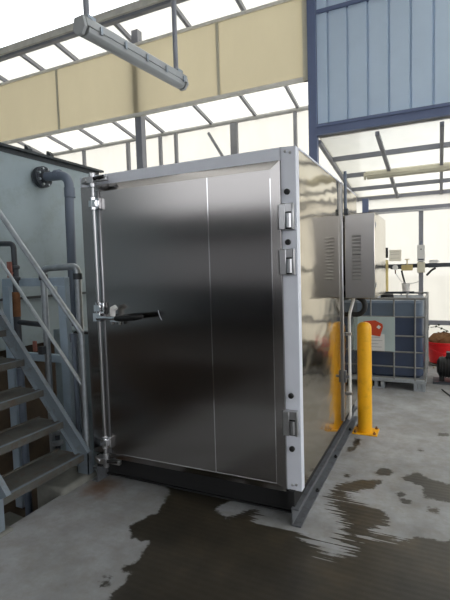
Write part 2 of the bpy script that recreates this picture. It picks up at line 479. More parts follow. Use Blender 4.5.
# high lean-to roof behind the baffle
y0r, y1r = 5.45, 8.62
rf = MB().add([(-10, y0r, zroof(y0r)), (-1.3, y0r, zroof(y0r)), (-1.3, y1r, zroof(y1r)), (-10, y1r, zroof(y1r))], [(0, 1, 2, 3)])
rf = struct(rf.build('roof_lean_to', 'roof_sheet'))
for x in (-9.9, -9.0, -8.05, -7.1, -6.18, -5.42, -4.25, -3.28, -2.42, -1.4):
    MB().bar((x, y0r, zroof(y0r) - 0.035), (x, y1r, zroof(y1r) - 0.035), 0.05, 0.06).build('rafter', 'steelwork', rf)
gu = MB().box((-10, y0r - 0.1, 5.16), (-2.3, y0r + 0.0, 5.21)).box((-10, y0r - 0.1, 5.21), (-2.3, y0r - 0.08, 5.26))
struct(gu.build('trim_1', 'gutter'))
struct(MB().box((-10, y0r - 0.06, 5.12), (-1.4, y0r + 0.02, 5.16)).build('trim_2', 'steelwork'))
struct(MB().tube([(-10, YB, zroof(YB) - 0.07), (-1.35, YB, zroof(YB) - 0.07)], 0.045, 12).build('trim_3', 'tube_white'))
# back wall, high part
bk = MB().add([(-10, YB + 0.06, 0), (-1.3, YB + 0.06, 0), (-1.3, YB + 0.06, zroof(YB + .06)), (-10, YB + 0.06, zroof(YB + .06))], [(0, 1, 2, 3)])
bk = struct(bk.build('wall_north', 'wall_sheet'))
for x, w in ((-9.2, .06), (-7.69, .06), (-6.39, .07), (-5.52, .06), (-5.12, .06), (-3.75, .15), (-2.48, .06)):
    MB().box((x - w / 2, YB - 0.03, 0), (x + w / 2, YB + 0.04, zroof(YB) - 0.1)).build('post', 'steelwork', bk)
MB().bar((-4.3, YB - 0.06, 4.35), (-3.85, YB - 0.06, 3.6), 0.05, 0.05, (0, 1, 0)).build('brace', 'steelwork', bk)
MB().box((-10, YB - 0.02, 2.9), (-1.3, YB + 0.03, 2.96)).build('rail', 'steelwork', bk)

# canopy on the right
cy1 = 8.62; cx0, cx1 = -1.36, 6.9
cr = MB().add([(cx0, YF, zcan(YF)), (cx1, YF, zcan(YF)), (cx1, cy1, zcan(cy1)), (cx0, cy1, zcan(cy1))], [(0, 1, 2, 3)])
cr = struct(cr.build('roof_canopy', 'roof_sheet'))
for y in (6.41, 7.18, 7.93, 8.58):
    MB().box((cx0, y - 0.025, zcan(y) - 0.065), (cx1, y + 0.025, zcan(y) - 0.005)).build('purlin', 'steelwork', cr)
for k in range(12):
    x = cx0 + 0.69 * k
    MB().bar((x, YF + 0.05, zcan(YF + .05) - 0.05), (x, cy1, zcan(cy1) - 0.05), 0.045, 0.05).build('rafter', 'steelwork', cr)
bc = MB().add([(-1.3, YB + 0.06, 0), (7, YB + 0.06, 0), (7, YB + 0.06, 2.8), (-1.3, YB + 0.06, 2.8)], [(0, 1, 2, 3)])
bc = struct(bc.build('wall_north_low', 'wall_sheet'))
MB().box((-1.25, YB - 0.0, 2.47), (7, YB + 0.05, 2.535)).build('rail', 'steelwork', bc)
MB().box((-1.25, YB - 0.05, 2.44), (7, YB - 0.0, 2.47)).build('rail', 'tube_white', bc)
MB().box((-1.3, YB - 0.0, 1.475), (7, YB + 0.04, 1.545)).build('rail', 'pipe_dark', bc)
MB().box((-1.3, YB - 0.0, 0.48), (7, YB + 0.04, 0.56)).build('rail', 'steelwork', bc)
for x in (-0.29, 1.1, 2.5, 3.9, 5.3):
    MB().box((x - 0.036, YB - 0.03, 0), (x + 0.036, YB + 0.04, 2.5)).build('post', 'steelwork', bc)
MB().box((-1.3, YB - 0.12, 0), (7, YB + 0.05, 0.12)).build('kerb', 'concrete_block', bc)
# clear gable between the high and the low lean-to
struct(MB().add([(-1.33, YF + .06, zcan(YF)), (-1.33, y1r, zcan(y1r)), (-1.33, y1r, zroof(y1r)), (-1.33, YF + .06, zroof(YF + .06))], [(0, 1, 2, 3)]).build('wall_gable', 'wall_sheet'))
struct(MB().box((6.9, YF, 0), (6.95, YB, 2.6)).build('wall_east_low', 'cream_paint'))

# ------------------------------------------------------------------ the stainless chamber
XL, XR, YC, YE, ZB, ZT = -2.35, -0.742, 2.575, 4.63, 0.205, 2.24
ch = thing('steel_chamber', ((XL + XR) / 2, (YC + YE) / 2, 0), 'large stainless steel chamber with a full-height front door and mirror-like side', 'industrial oven')
MB().box((XL + .004, YC + .03, ZB), (XR - .006, YE, ZT - .01)).build('body', 'mirror_steel', ch)
sp = MB()
ny, nz = 24, 40
MB().box((XR - .006, YC + .03, ZB + .01), (XR, 3.815, ZT - .012)).build('side_panel', 'mirror_steel', ch, bevel=.002)
MB().box((XR - .006, 3.845, ZB + .01), (XR, YE - .005, ZT - .012)).build('side_panel', 'mirror_steel', ch, bevel=.002)
MB().box((XR - .004, 3.812, ZB + .02), (XR + .014, 3.848, ZT - .005)).build('side_seam', 'steel', ch, bevel=.003)
lt = MB().box((XR + .014, 3.81, .56), (XR + .03, 3.85, .66)).lathe([(.012, 0), (.012, .02), (.006, .026)], (XR + .03, 3.83, .61), 12, 'x')
lt.build('side_latch', 'skid', ch)
# roof edge capping
MB().box((XL, YC + .02, ZT - .012), (XR + .004, YE, ZT)).build('top_cap', 'frame_white', ch, bevel=.002)
# front frame
fy0, fy1 = 2.545, 2.606
fr = MB().box((-.835, fy0, ZB - .005), (XR, fy1, ZT)).box((-2.2, fy0, 2.165), (-.835, fy1, ZT)).box((XL, fy0, 2.165), (-2.2, fy1, ZT))
fr.build('front_frame', 'frame_white', ch, bevel=.003)
MB().box((XL, fy0, ZB), (-2.2, fy1, 2.165)).build('latch_jamb', 'door_steel', ch, bevel=.003)
MB().box((-2.2, fy0 + .02, ZB - .005), (-.835, fy1, ZB + .05)).build('sill', 'steel', ch, bevel=.002)
MB().tube([(-.79, 2.57, 0), (-.79, 2.57, 0.001)], .001).v
# door: a shallow tray with sloping edges
dx0, dx1, dz0, dz1 = -2.185, -.832, .195, 2.165
i = .052; yo, yi, yb = 2.522, 2.50, 2.544
d = MB()
o_ = [(dx0, yo, dz0), (dx1, yo, dz0), (dx1, yo, dz1), (dx0, yo, dz1)]
n_ = [(dx0 + i, yi, dz0 + i), (dx1 - i, yi, dz0 + i), (dx1 - i, yi, dz1 - i), (dx0 + i, yi, dz1 - i)]
b_ = [(dx0, yb, dz0), (dx1, yb, dz0), (dx1, yb, dz1), (dx0, yb, dz1)]
d.add(o_ + n_ + b_, [(4, 5, 6, 7), (0, 1, 5, 4), (1, 2, 6, 5), (2, 3, 7, 6), (3, 0, 4, 7), (0, 8, 9, 1), (1, 9, 10, 2), (2, 10, 11, 3), (3, 11, 8, 0), (8, 11, 10, 9)])
door = d.build('door', 'door_steel', ch, bevel=.002, smooth=False)
MB().box((-1.297, yi - .0015, dz0 + i), (-1.291, yi + .002, dz1 - i)).build('door_seam', 'chrome', door)
cr_ = MB().box((dx1 - i - .003, yi - .0015, dz0 + i), (dx1 - i + .002, yi + .002, dz1 - i - .05)).box((dx0 + i, yi - .0015, dz0 + i - .002), (dx1 - i, yi + .002, dz0 + i + .003))
cr_.build('crease_highlight', 'chrome', door)  # chrome strips stand in for highlights along the door's bevel creases
MB().tube(bend([(-1.69, yi - .0005, 1.29), (-1.682, yi - .0005, 1.255), (-1.665, yi - .0005, 1.225)], .03), .0014, 6).build('scratch', 'frame_white', door)
# hinges
def hinge(z0, z1):
    h = MB().box((-.838, 2.528, z0), (-.755, 2.546, z1)).box((-.838, 2.50, z0 + .002), (-.80, 2.53, z1 - .002)).box((-.765, 2.505, z0), (-.752, 2.53, z1)).box((-.83, 2.505, z1 - .05), (-.755, 2.53, z1))
    h = h.build('hinge', 'steel', ch, bevel=.003)
    zm = (z0 + z1) / 2
    MB().tube([(-.782, 2.512, z0 + .012), (-.782, 2.512, z1 - .058)], .018, 14).build('hinge_barrel', 'steel', h)
    MB().box((-.80, 2.507, z0 + .004), (-.766, 2.5275, z1 - .05)).build('hinge_recess', 'black', h)
for z0, z1 in ((1.765, 1.915), (1.505, 1.655), (.55, .70)): hinge(z0, z1)
for z in (1.985, 1.695, .785, .46):
    MB().lathe([(.017, 0), (.017, -.012), (.012, -.018), (0.0001, -.019)], (-.797, 2.545, z), 16, 'y').build('bolt_cap', 'black', ch)
for x, z in ((-.805, 2.215), (-.775, 2.205), (-.80, .235), (-.775, .24)):
    MB().lathe([(.008, 0), (.008, -.006), (.004, -.008)], (x, 2.545, z), 10, 'y').build('screw', 'steel', ch)
# latch rod on the left with cams top, middle and bottom
rx, ry = -2.175, 2.475
ro_ = MB().tube([(rx, ry, .17), (rx, ry, 2.205)], .0115, 14).build('latch_rod', 'steel', ch)
MB().box((-2.205, 2.50, .24), (-2.145, 2.5225, 2.12)).build('rod_channel', 'steel', ch, bevel=.004)
for z in (2.03, 1.30, .33):
    k = MB().box((rx - .03, 2.455, z - .025), (rx + .03, 2.497, z + .025)).tube([(rx, ry, z - .045), (rx, ry, z + .045)], .021, 12)
    k.box((rx + .02, 2.47, z - .04), (rx + .05, 2.5, z + .04))
    k.build('rod_guide', 'chrome', ch, bevel=.004)
for z, sgn in ((2.19, 1), (.195, -1)):
    k = MB().box((rx - .06, 2.45, z - .022), (rx + .02, 2.5, z + .022)).box((rx + .02, 2.462, z - .014), (rx + .13, 2.49, z + .018)).tube([(rx - .05, 2.44, z), (rx - .05, 2.51, z)], .018, 12)
    k.tube([(rx, ry, z - .05), (rx, ry, z + .05)], .022, 12).box((rx - .1, 2.47, z - .015), (rx - .05, 2.53, z + .012))
    k.tube([(rx + .06, 2.452, z + .005), (rx + .06, 2.50, z + .005)], .014, 10)
    k.build('cam_lock', 'steel', ch, bevel=.003)
    MB().tube([(rx + .03, 2.456, z + .005), (rx + .11, 2.462, z + .012)], .013, 10).build('cam_lever', 'black', ch)
hz = 1.237
h = MB().box((rx - .035, 2.45, hz - .03), (rx + .03, 2.5, hz + .03)).tube([(rx, 2.46, hz - .005), (-2.06, 2.44, hz), (-1.98, 2.425, hz)], [.02, .016, .014], 12)
h.box((-2.06, 2.45, hz - .03), (-1.98, 2.50, hz + .012)).tube([(-2.05, 2.47, hz - .05), (-2.05, 2.47, hz - .02)], .013, 10).tube([(-1.99, 2.47, hz - .05), (-1.99, 2.47, hz - .02)], .013, 10)
ha = h.build('handle', 'chrome', ch, bevel=.003)
MB().tube([(-1.985, 2.425, hz), (-1.95, 2.42, hz), (-1.80, 2.405, hz + .012), (-1.755, 2.402, hz + .018), (-1.745, 2.402, hz + .02)], [.018, .021, .019, .016, .008], 14).build('grip', 'black', ha)
MB().tube([(-2.035, 2.455, hz + .01), (-2.035, 2.455, hz + .045), (-2.03, 2.452, hz + .062), (-2.01, 2.45, hz + .072), (-1.995, 2.45, hz + .062)], [.017, .02, .021, .019, .012], 12).build('release_knob', 'white_plastic', ha)
# skid under the chamber
def skid_rail(x, s_, name='skid_rail'):
    xo = x + s_ * .05
    def bx(m, x0, x1, *a): return m.box((min(x0, x1), a[0], a[1]), (max(x0, x1), a[2], a[3]))
    m = MB()
    bx(m, x, x - s_ * .006, 2.5, 0, YE, .112); bx(m, x, xo, 2.5, 0, YE, .010); bx(m, x, xo - s_ * .012, 2.5, .102, YE, .112)
    m = m.build(name, 'skid', ch)
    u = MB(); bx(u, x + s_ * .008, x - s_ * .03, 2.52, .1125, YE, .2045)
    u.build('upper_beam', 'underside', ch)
    return m
r1 = skid_rail(-.79, 1); r2 = skid_rail(XL + .06, -1)
for y in (2.95, 3.55, 4.2):
    MB().lathe([(.013, 0), (.013, .01), (.008, .012), (.008, .02)], (-.752, y, .012), 6).build('skid_bolt', 'black', r1)
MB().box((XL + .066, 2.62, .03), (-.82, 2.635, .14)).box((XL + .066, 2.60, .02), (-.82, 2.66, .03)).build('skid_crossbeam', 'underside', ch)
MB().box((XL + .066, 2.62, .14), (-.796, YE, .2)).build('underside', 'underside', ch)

# ------------------------------------------------------------------ control cabinet on the chamber side
cx0_, cx1_, cyf, cyb, cz0, cz1 = -.728, -.482, 3.905, 4.72, 1.268, 1.982
cb = thing('control_cabinet', ((cx0_ + cx1_) / 2, (cyf + cyb) / 2, cz0), 'stainless control cabinet with louvres hung on the side of the large chamber', 'cabinet')
MB().box((cx0_, cyf, cz0), (cx1_, cyb, cz1)).build('housing', 'mirror_steel', cb, bevel=.004)
MB().box((cx0_ + .004, cyf - .012, cz0 + .006), (cx1_ - .002, cyf - .001, cz1 - .006)).build('front_panel', 'cab_steel', cb, bevel=.004)
for c0 in (0.095, ):
    for k in range(13):
        z = 1.80 - k * .0295; x0 = cx0_ + .065; x1 = cx0_ + .135
        MB().add([(x0, cyf - .012, z), (x1, cyf - .012, z), (x1, cyf - .019, z - .010), (x0, cyf - .019, z - .010), (x0, cyf - .012, z - .018), (x1, cyf - .012, z - .018)],
                 [(0, 1, 2, 3), (3, 2, 5, 4), (0, 3, 4), (1, 5, 2)]).build('louvre', 'steel', cb)
for z in (1.36, 1.86): MB().box((cx1_ - .006, cyf + .02, z), (cx1_ + .006, cyf + .04, z + .04)).build('door_hinge', 'steel', cb)
for z in (1.35, 1.9):
    MB().box((XR + .001, cyf + .03, z - .02), (cx0_ + .002, cyb - .03, z + .02)).build('mounting_rail', 'skid', cb)
# cable conduit above the cabinet
co = thing('cable_conduit', (-.72, 3.86, cz1), 'thin upright grey conduit rising from the cabinet to the top of the chamber', 'conduit')
MB().tube([(-.713, 3.88, cz1 + .005), (-.713, 3.88, 2.33)], .013, 12).build('tube', 'pipe_grey', co)
MB().box((XR + .016, 3.86, cz1 - .012), (-.69, 3.90, cz1 + .04)).build('bracket', 'pipe_dark', co, bevel=.003)
# white drain pipe
dp = thing('drain_pipe', (-.70, 4.0, 0), 'white plastic drain pipe running down beside the chamber behind the yellow bollard', 'pipe')
MB().tube(bend([(-.672, 4.0, cz0), (-.682, 4.0, 1.22), (-.712, 4.0, 1.12), (-.712, 4.0, .22), (-.73, 4.02, .18)], .06), .013, 12).build('upright_pipe', 'white_plastic', dp)
for z in (.95, .42):
    MB().box((XR, 3.985, z - .012), (-.696, 4.015, z + .012)).build('pipe_clip', 'steel', dp)
hs = thing('black_hose', (-.66, 4.25, cz0), 'thick black hose looping out of the bottom of the steel cabinet', 'hose')
pts = []
for k in range(13):
    a_ = math.radians(100 - 220 * k / 12)
    pts.append((-.695 + .08 * math.cos(a_), 4.25, 1.175 + .08 * math.sin(a_)))
pts = [(-.70, 4.25, cz0)] + pts
MB().tube(pts, .024, 14).build('loop', 'black', hs)
MB().lathe([(.03, 0), (.03, -.025), (.026, -.028)], (-.70, 4.25, cz0), 14).build('gland', 'pipe_dark', hs)

# ------------------------------------------------------------------ yellow bollard
bo = thing('bollard', (-.622, 4.237, 0), 'round-topped yellow steel bollard bolted to the floor beside the chamber', 'bollard')
R_ = .064
MB().lathe([(R_, .012), (R_, .97), (R_ * .97, .99), (R_ * .85, 1.008), (R_ * .6, 1.022), (R_ * .3, 1.028), (.0001, 1.03)], (-.622, 4.237, 0), 36).build('post', 'yellow', bo)
MB().box((-.725, 4.145, 0), (-.505, 4.335, .012)).build('base_plate', 'yellow', bo, bevel=.002)
for x in (-.53, -.70):
    for y in (4.165, 4.315):
        MB().lathe([(.013, 0), (.013, .012), (.007, .014), (.007, .024)], (x, y, .012), 6).build('anchor_bolt', 'rust', bo)

# ------------------------------------------------------------------ IBC tote
ix0, ix1, iy0, iy1 = -1.13, -.15, 5.83, 7.0
ib = thing('ibc_tote', ((ix0 + ix1) / 2, (iy0 + iy1) / 2, 0), 'caged plastic bulk liquid container with dark blue contents on a pallet', 'liquid tank')
def rbox(m, x0, y0, x1, y1, z0, z1, r, ch_=0.03):
    rings = []
    for z, e in ((z0, ch_), (z0 + ch_, 0), (z1 - ch_, 0), (z1, ch_)):
        ring = []
        for cx, cy, a0 in ((x1 - r, y1 - r, 0), (x0 + r, y1 - r, 90), (x0 + r, y0 + r, 180), (x1 - r, y0 + r, 270)):
            for k in range(5):
                a_ = math.radians(a0 + 22.5 * k); ring.append((cx + (r - e) * math.cos(a_), cy + (r - e) * math.sin(a_), z))
        rings.append(ring)
    n = len(rings[0]); vs = [p for q in rings for p in q]
    fs = [(j * n + k, j * n + (k + 1) % n, (j + 1) * n + (k + 1) % n, (j + 1) * n + k) for j in range(3) for k in range(n)]
    fs += [tuple(range(n))[::-1], tuple(range(3 * n, 4 * n))]
    m.add(vs, fs); return m
rbox(MB(), ix0 + .03, iy0 + .03, ix1 - .03, iy1 - .03, .15, .93, .09).build('bottle', 'ibc_plastic', ib)
bt = rbox(MB(), ix0 + .03, iy0 + .03, ix1 - .03, iy1 - .03, .88, 1.10, .09).build('bottle_top', 'ibc_top', ib)
MB().lathe([(.085, 0), (.085, .04), (.07, .05)], ((ix0 + ix1) / 2, (iy0 + iy1) / 2, 1.10), 20).build('cap', 'black', ib)
cg = MB(); rt = .0105
for z in (1.128, .905, .672, .475, .288, .15):
    r_ = rt * 1.3 if z > 1.1 else rt
    loop = [(ix0, iy0, z), (ix1, iy0, z), (ix1, iy1, z), (ix0, iy1, z), (ix0, iy0, z)]
    for a_, b_2 in zip(loop, loop[1:]): cg.tube([a_, b_2], r_, 8)
for x in (ix0, -1.02, -.774, -.503, -.265, ix1):
    cg.tube([(x, iy0 - .004, .13), (x, iy0 - .004, 1.13)], rt, 8); cg.tube([(x, iy1 + .004, .13), (x, iy1 + .004, 1.13)], rt, 8)
for k in range(1, 5):
    y = iy0 + (iy1 - iy0) * k / 5
    for x in (ix0 - .004, ix1 + .004): cg.tube([(x, y, .13), (x, y, 1.13)], rt, 8)
cg.build('cage', 'cage_grey', ib)
tb = MB().tube(bend([(ix0 + .25, iy0, 1.13), (ix0 + .28, iy0 + .3, 1.17), (ix0 + .28, iy1, 1.13)], .05), .013, 8).tube(bend([(ix1 - .2, iy0, 1.13), (ix1 - .22, iy0 + .3, 1.175), (ix1 - .22, iy1, 1.13)], .05), .013, 8).tube([(ix0 + .2, iy0 + .6, 1.165), (ix1 - .15, iy0 + .6, 1.17)], .013, 8)
tb.build('top_bar', 'pipe_dark', ib)
pl = MB().box((ix0 - .01, iy0 - .01, .095), (ix1 + .01, iy1 + .01, .145))
pl.build('pallet_tray', 'galv', ib, bevel=.004)
for x0, x1 in ((ix0, ix0 + .15), (-.82, -.62), (ix1 - .13, ix1)):
    for y in (iy0 + .005, (iy0 + iy1) / 2 - .07, iy1 - .145):
        MB().box((x0, y, 0), (x1, y + .14, .022)).box((x0, y, .022), (x0 + .04, y + .14, .095)).box((x1 - .04, y, .022), (x1, y + .14, .095)).box(((x0 + x1) / 2 - .02, y + .02, .022), ((x0 + x1) / 2 + .02, y + .12, .095)).build('pallet_foot', 'galv', ib)
plt = MB().box((-1.02, iy0 - .022, .478), (-.49, iy0 - .016, .905)).build('label_plate', 'label_plate', ib, bevel=.001)
pap = MB().box((-.86, iy0 - .0245, .478), (-.61, iy0 - .0225, .69)).build('white_label', 'paper', ib)
for k, w in enumerate((.17, .20, .15, .19)):
    MB().box((-.835, iy0 - .0252, .645 - k * .04), (-.835 + w, iy0 - .0246, .651 - k * .04)).build('print_line', 'ink', pap)
q = [(-.86, .845), (-.72, .86), (-.635, .815), (-.628, .78), (-.662, .66), (-.86, .69)]
red = MB().prism([(x, iy0 - .0275, z) for x, z in q], (0, .002, 0)).build('red_placard', 'placard_red', ib)
MB().prism([(-.705, iy0 - .029, .775), (-.68, iy0 - .029, .805), (-.65, iy0 - .029, .78), (-.675, iy0 - .029, .75)], (0, .0012, 0)).build('emblem', 'paper', red)

# ------------------------------------------------------------------ bucket, motor, rubble
bu = thing('bucket', (.05, 7.5, 0), 'red plastic tub by the back wall filled with brown material', 'bucket')
MB().lathe([(.185, .0), (.19, .015), (.235, .29), (.262, .30), (.262, .32), (.245, .32), (.225, .28), (.18, .03), (.0001, .03)], (.05, 7.5, .05), 36).build('tub', 'bucket_red', bu)
MB().tube([(-.20, 7.5, .37), (-.15, 7.3, .28), (.05, 7.22, .22), (.25, 7.3, .28), (.30, 7.5, .37)], .005, 8).build('bail', 'bucket_red', bu)
MB().lathe([(.1, 0), (.2, .01), (.225, .03)], (.05, 7.5, .0), 8).build('stand', 'concrete_block', bu)
sk = MB().lathe([(.0001, .20), (.19, .27), (.215, .33), (.19, .37), (.13, .41), (.0001, .43)], (.05, 7.5, .05), 24)
sk.v = [(x + random.uniform(-.02, .02), y + random.uniform(-.02, .02), z + random.uniform(-.025, .03)) for x, y, z in sk.v]
tag(sk.build('brown_sacking', 'brown', smooth=True), 'crumpled brown sacking heaped in the red tub', 'sack')
mo = thing('motor', (.14, 6.4, 0), 'black electric motor on a dark base plate in front of the red tub', 'motor')
MB().box((-.075, 6.27, .0), (.5, 6.55, .03)).build('base', 'pipe_dark', mo, bevel=.004)
m_ = MB().tube([(-.03, 6.41, .20), (.0, 6.41, .20), (.0, 6.41, .20), (.34, 6.41, .20), (.40, 6.41, .20)], [.07, .125, .13, .13, .09], 24)
for k in range(9):
    x = .03 + .035 * k; m_.lathe([(.128, 0), (.143, .003), (.143, .010), (.128, .013)], (x, 6.41, .20), 24, 'x')
m_.build('casing', 'black', mo)
for x in (0, .28): MB().box((x, 6.33, .03), (x + .06, 6.49, .10)).build('foot', 'black', mo)
MB().box((.08, 6.35, .32), (.26, 6.47, .40)).build('terminal_box', 'black', mo, bevel=.008)
st = MB().tube([(*on_floor(442, 390), .008), (*on_floor(452, 398), .008)], .007, 8).build('rod', 'black')
tag(st, 'thin black rod lying on the concrete in front of the motor', 'rod')
# pale rubble along the kerb (uncountable)
rb = MB()
for k in range(90):
    x = random.uniform(-.1, .7); y = random.uniform(6.9, 8.3); s_ = random.uniform(.02, .06)
    if abs(x - .05) < .3 and abs(y - 7.5) < .33: continue
    vs = [(x + random.uniform(-s_, s_), y + random.uniform(-s_, s_), random.uniform(0, s_ * 1.2)) for _ in range(8)]
    bm = bmesh.new()
    for p in vs: bm.verts.new(p)
    r_ = bmesh.ops.convex_hull(bm, input=bm.verts); bm.verts.index_update()
    used = [vv for vv in bm.verts if vv.link_faces]; ix = {vv: n for n, vv in enumerate(used)}
    rb.add([vv.co for vv in used], [tuple(ix[vv] for vv in f.verts) for f in bm.faces]); bm.free()
rb = rb.build('rubble', 'rubble', smooth=False)
rb['kind'] = 'stuff'; tag(rb, 'pale broken rubble strewn along the foot of the back wall', 'rubble')

# ------------------------------------------------------------------ fittings on the low back wall
yw = YB - .035
pp = thing('yellow_pipe', (-.855, yw, 1.0), 'short upright pale yellow pipe on the back wall behind the bulk container', 'pipe')
MB().tube([(-.855, yw, .7), (-.855, yw, 1.60)], .035, 14).build('tube', 'yellow_pipe', pp)
MB().lathe([(.035, 0), (.03, .02), (.0001, .03)], (-.855, yw, 1.60), 14).build('tip', 'yellow_pipe', pp)
sw = thing('switch_box', (-.86, yw, 1.7), 'small black switch box above the yellow pipe', 'switch')
MB().box((-.895, yw - .04, 1.66), (-.825, yw + .035, 1.84)).build('box', 'black', sw, bevel=.006)
MB().box((-.875, yw - .055, 1.73), (-.845, yw - .04, 1.78)).build('rocker', 'pipe_dark', sw)
MB().box((-.905, yw - .02, 1.55), (-.895, yw + .035, 1.80)).build('side_lever', 'pipe_dark', sw)
no = MB().box((-.81, yw + .06, 1.60), (-.61, yw + .068, 1.80)).build('notice', 'notice_paper')
tag(no, 'faint white paper notice on the back wall beside the black switch box', 'notice')
for z in (1.76, 1.72, 1.65): MB().box((-.79, yw + .057, z), (-.64, yw + .0595, z + .005)).build('print_line', 'ink', no)
bk_ = thing('breaker_box', (-.285, yw, 1.40), 'tall white breaker box on the wall post', 'breaker box')
MB().box((-.345, yw - .12, 1.58), (-.225, yw - .0, 1.86)).build('case', 'white_plastic', bk_, bevel=.008)
MB().box((-.345, yw - .12, 1.39), (-.225, yw - .0, 1.57)).build('lower_case', 'cream_paint', bk_, bevel=.008)
MB().box((-.33, yw - .13, 1.605), (-.24, yw - .119, 1.625)).build('rating_strip', 'pipe_dark', bk_)
MB().prism([(-.30, yw - .125, 1.78), (-.285, yw - .125, 1.80), (-.27, yw - .125, 1.78)], (0, .006, 0)).build('warning_sign', 'black', bk_)
MB().tube([(-.285, yw - .05, 1.86), (-.285, yw - .05, 1.93)], .014, 10).build('cable_entry', 'pipe_grey', bk_)
vb = thing('valve', (-.50, yw, 1.42), 'tan brass valve body on the wall rail left of the breaker box', 'valve')
MB().box((-.60, yw - .08, 1.43), (-.42, yw + .03, 1.53)).build('body', 'tan_box', vb, bevel=.01)
MB().tube([(-.51, yw - .03, 1.53), (-.51, yw - .03, 1.63)], .01, 8).lathe([(.04, 0), (.04, .012)], (-.51, yw - .03, 1.62), 14).build('hand_wheel', 'tan_box', vb)
MB().tube([(-.78, yw - .03, 1.48), (-.60, yw - .03, 1.48)], .022, 10).build('inlet', 'pipe_dark', vb)
ga = thing('gauge', (-.70, yw, 1.48), 'small round gauge on the rail near the yellow pipe', 'gauge')
MB().lathe([(.045, 0), (.045, -.04), (.04, -.045)], (-.70, yw - .055, 1.49), 18, 'y').build('dial', 'white_plastic', ga)
MB().tube([(-.70, yw - .06, 1.44), (-.70, yw - .03, 1.38)], .01, 8).build('stem', 'rust', ga)
tag(MB().tube(bend([(-.60, yw - .02, 1.43), (-.585, yw - .02, 1.36), (-.545, yw - .02, 1.20)], .05), .016, 10).build('black_tube', 'black'), 'short black tube hanging from the tan valve into the white pot', 'hose')
wp = thing('white_pot', (-.525, 8.36, 1.0), 'small white pot on the wall below the hanging black tube', 'pot')
MB().lathe([(.055, 0), (.07, .16), (.075, .165), (.062, .165), (.05, .01), (.0001, .01)], (-.525, 8.36, 1.05), 20).build('pot', 'white_plastic', wp)
MB().box((-.59, 8.36, 1.03), (-.46, 8.47, 1.05)).build('bracket', 'white_plastic', wp)
wb_ = thing('junction_box', (-.09, yw, 1.57), 'flat white junction box on the rail right of the breaker box', 'box')
MB().box((-.16, yw - .06, 1.555), (-.01, yw + .02, 1.60)).build('box', 'white_plastic', wb_, bevel=.005)
MB().box((-.17, yw - .04, 1.47), (-.03, yw + .02, 1.55)).build('plug_strip', 'pipe_dark', wb_)
tag(MB().tube(bend([(-.06, yw - .05, 1.46), (-.12, yw - .06, 1.43), (-.20, yw - .05, 1.34)], .04), .018, 8).build('plug_lead', 'black'), 'short black plug lead dangling below the white junction box', 'cable')
wire = MB().tube(bend([(-.70, yw - .04, 1.40), (-.60, yw - .04, 1.22), (-.42, yw - .03, 1.20), (-.29, yw - .05, 1.25), (-.285, yw - .05, 1.39)], .1), .005, 6)
tag(wire.build('wire', 'ink'), 'thin grey wire drooping from the gauge to the breaker box', 'wire')
lv = thing('creeper_sprig', (-.02, YB - .03, .45), 'dark leafy sprig growing along the low wall rail above the red tub', 'plant')
stp = [(-.14, YB - .03, .44), (-.04, YB - .05, .46), (.06, YB - .04, .42), (.14, YB - .05, .38)]
MB().tube(stp, .006, 6).build('stem', 'leaf', lv)
for k in range(9):
    p = Vector(stp[k % 4]) + Vector((random.uniform(-.04, .04), -.02, random.uniform(-.04, .04)))
    a_ = random.uniform(0, 6.28); dd = Vector((math.cos(a_), -.3, math.sin(a_))) * .05; nn = Vector((-math.sin(a_), -.2, math.cos(a_))) * .02
    MB().add([p, p + dd * .5 + nn, p + dd, p + dd * .5 - nn, p + dd * .5 + Vector((0, -.008, 0))], [(0, 1, 4), (1, 2, 4), (2, 3, 4), (3, 0, 4)]).build('leaf', 'leaf', lv)

# ------------------------------------------------------------------ lamps
def batten(p, q, w, hgt, mat, name, label):
    p = Vector(p); q = Vector(q); r = thing(name, p, label, 'lamp')
    d = (q - p).normalized(); s = d.cross(Vector((0, 0, 1))).normalized(); u = Vector((0, 0, 1))
    def sec(pr, a, b):
        return MB().prism([a + s * x + u * z for x, z in pr], b - a)
    sec([(-w * .5, .0), (-w * .42, hgt * .45), (-w * .2, hgt * .62), (w * .2, hgt * .62), (w * .42, hgt * .45), (w * .5, 0)], p, q).build('housing', mat, r, bevel=.004)
    sec([(-w * .46, -.002), (w * .46, -.002), (w * .40, -hgt * .28), (w * .2, -hgt * .4), (-w * .2, -hgt * .4), (-w * .40, -hgt * .28)], p + d * .02, q - d * .02).build('diffuser', mat, r, bevel=.004)
    for c, e in ((p, -1), (q, 1)):
        sec([(-w * .5, -hgt * .1), (-w * .35, hgt * .5), (w * .35, hgt * .5), (w * .5, -hgt * .1), (w * .2, -hgt * .44), (-w * .2, -hgt * .44)], c, c + d * (e * .025)).build('end_cap', mat, r, bevel=.003)
    return r, d, s
fp, fq = (-2.2, 2.47, 3.215), (-2.085, 3.6, 3.215)
lr, ld, ls = batten(fp, fq, .12, .125, 'lamp_body', 'strip_lamp', 'grey waterproof strip lamp hanging on two rods at upper left')
for k in range(5):
    c = Vector(fp) + ld * (.12 + .24 * k) + ls * .066
    MB().bar(c + Vector((0, 0, -.02)), c + Vector((0, 0, .03)), .012, .02, ld).build('clip', 'galv', lr)
for f in (.045, .93):
    c = Vector(fp).lerp(Vector(fq), f)
    rd = MB().tube([c + Vector((0, 0, .075)), (c.x, c.y, HZ)], .021, 12).build('hanging_rod', 'steelwork', lr)
    MB().box((c.x - .045, c.y - .04, c.z + .062), (c.x + .045, c.y + .04, c.z + .085)).build('rod_bracket', 'galv', lr)
br, bd, bs = batten((-1.0, 7.10, 2.865), (.42, 7.10, 2.865), .11, .11, 'cream_paint', 'strip_lamp', 'cream strip lamp fixed under the purlins of the low right canopy')
for x in (-.75, -.25, .2):
    MB().box((x - .02, 7.09, 2.92), (x + .02, 7.16, 2.935)).build('clip', 'steelwork', br)

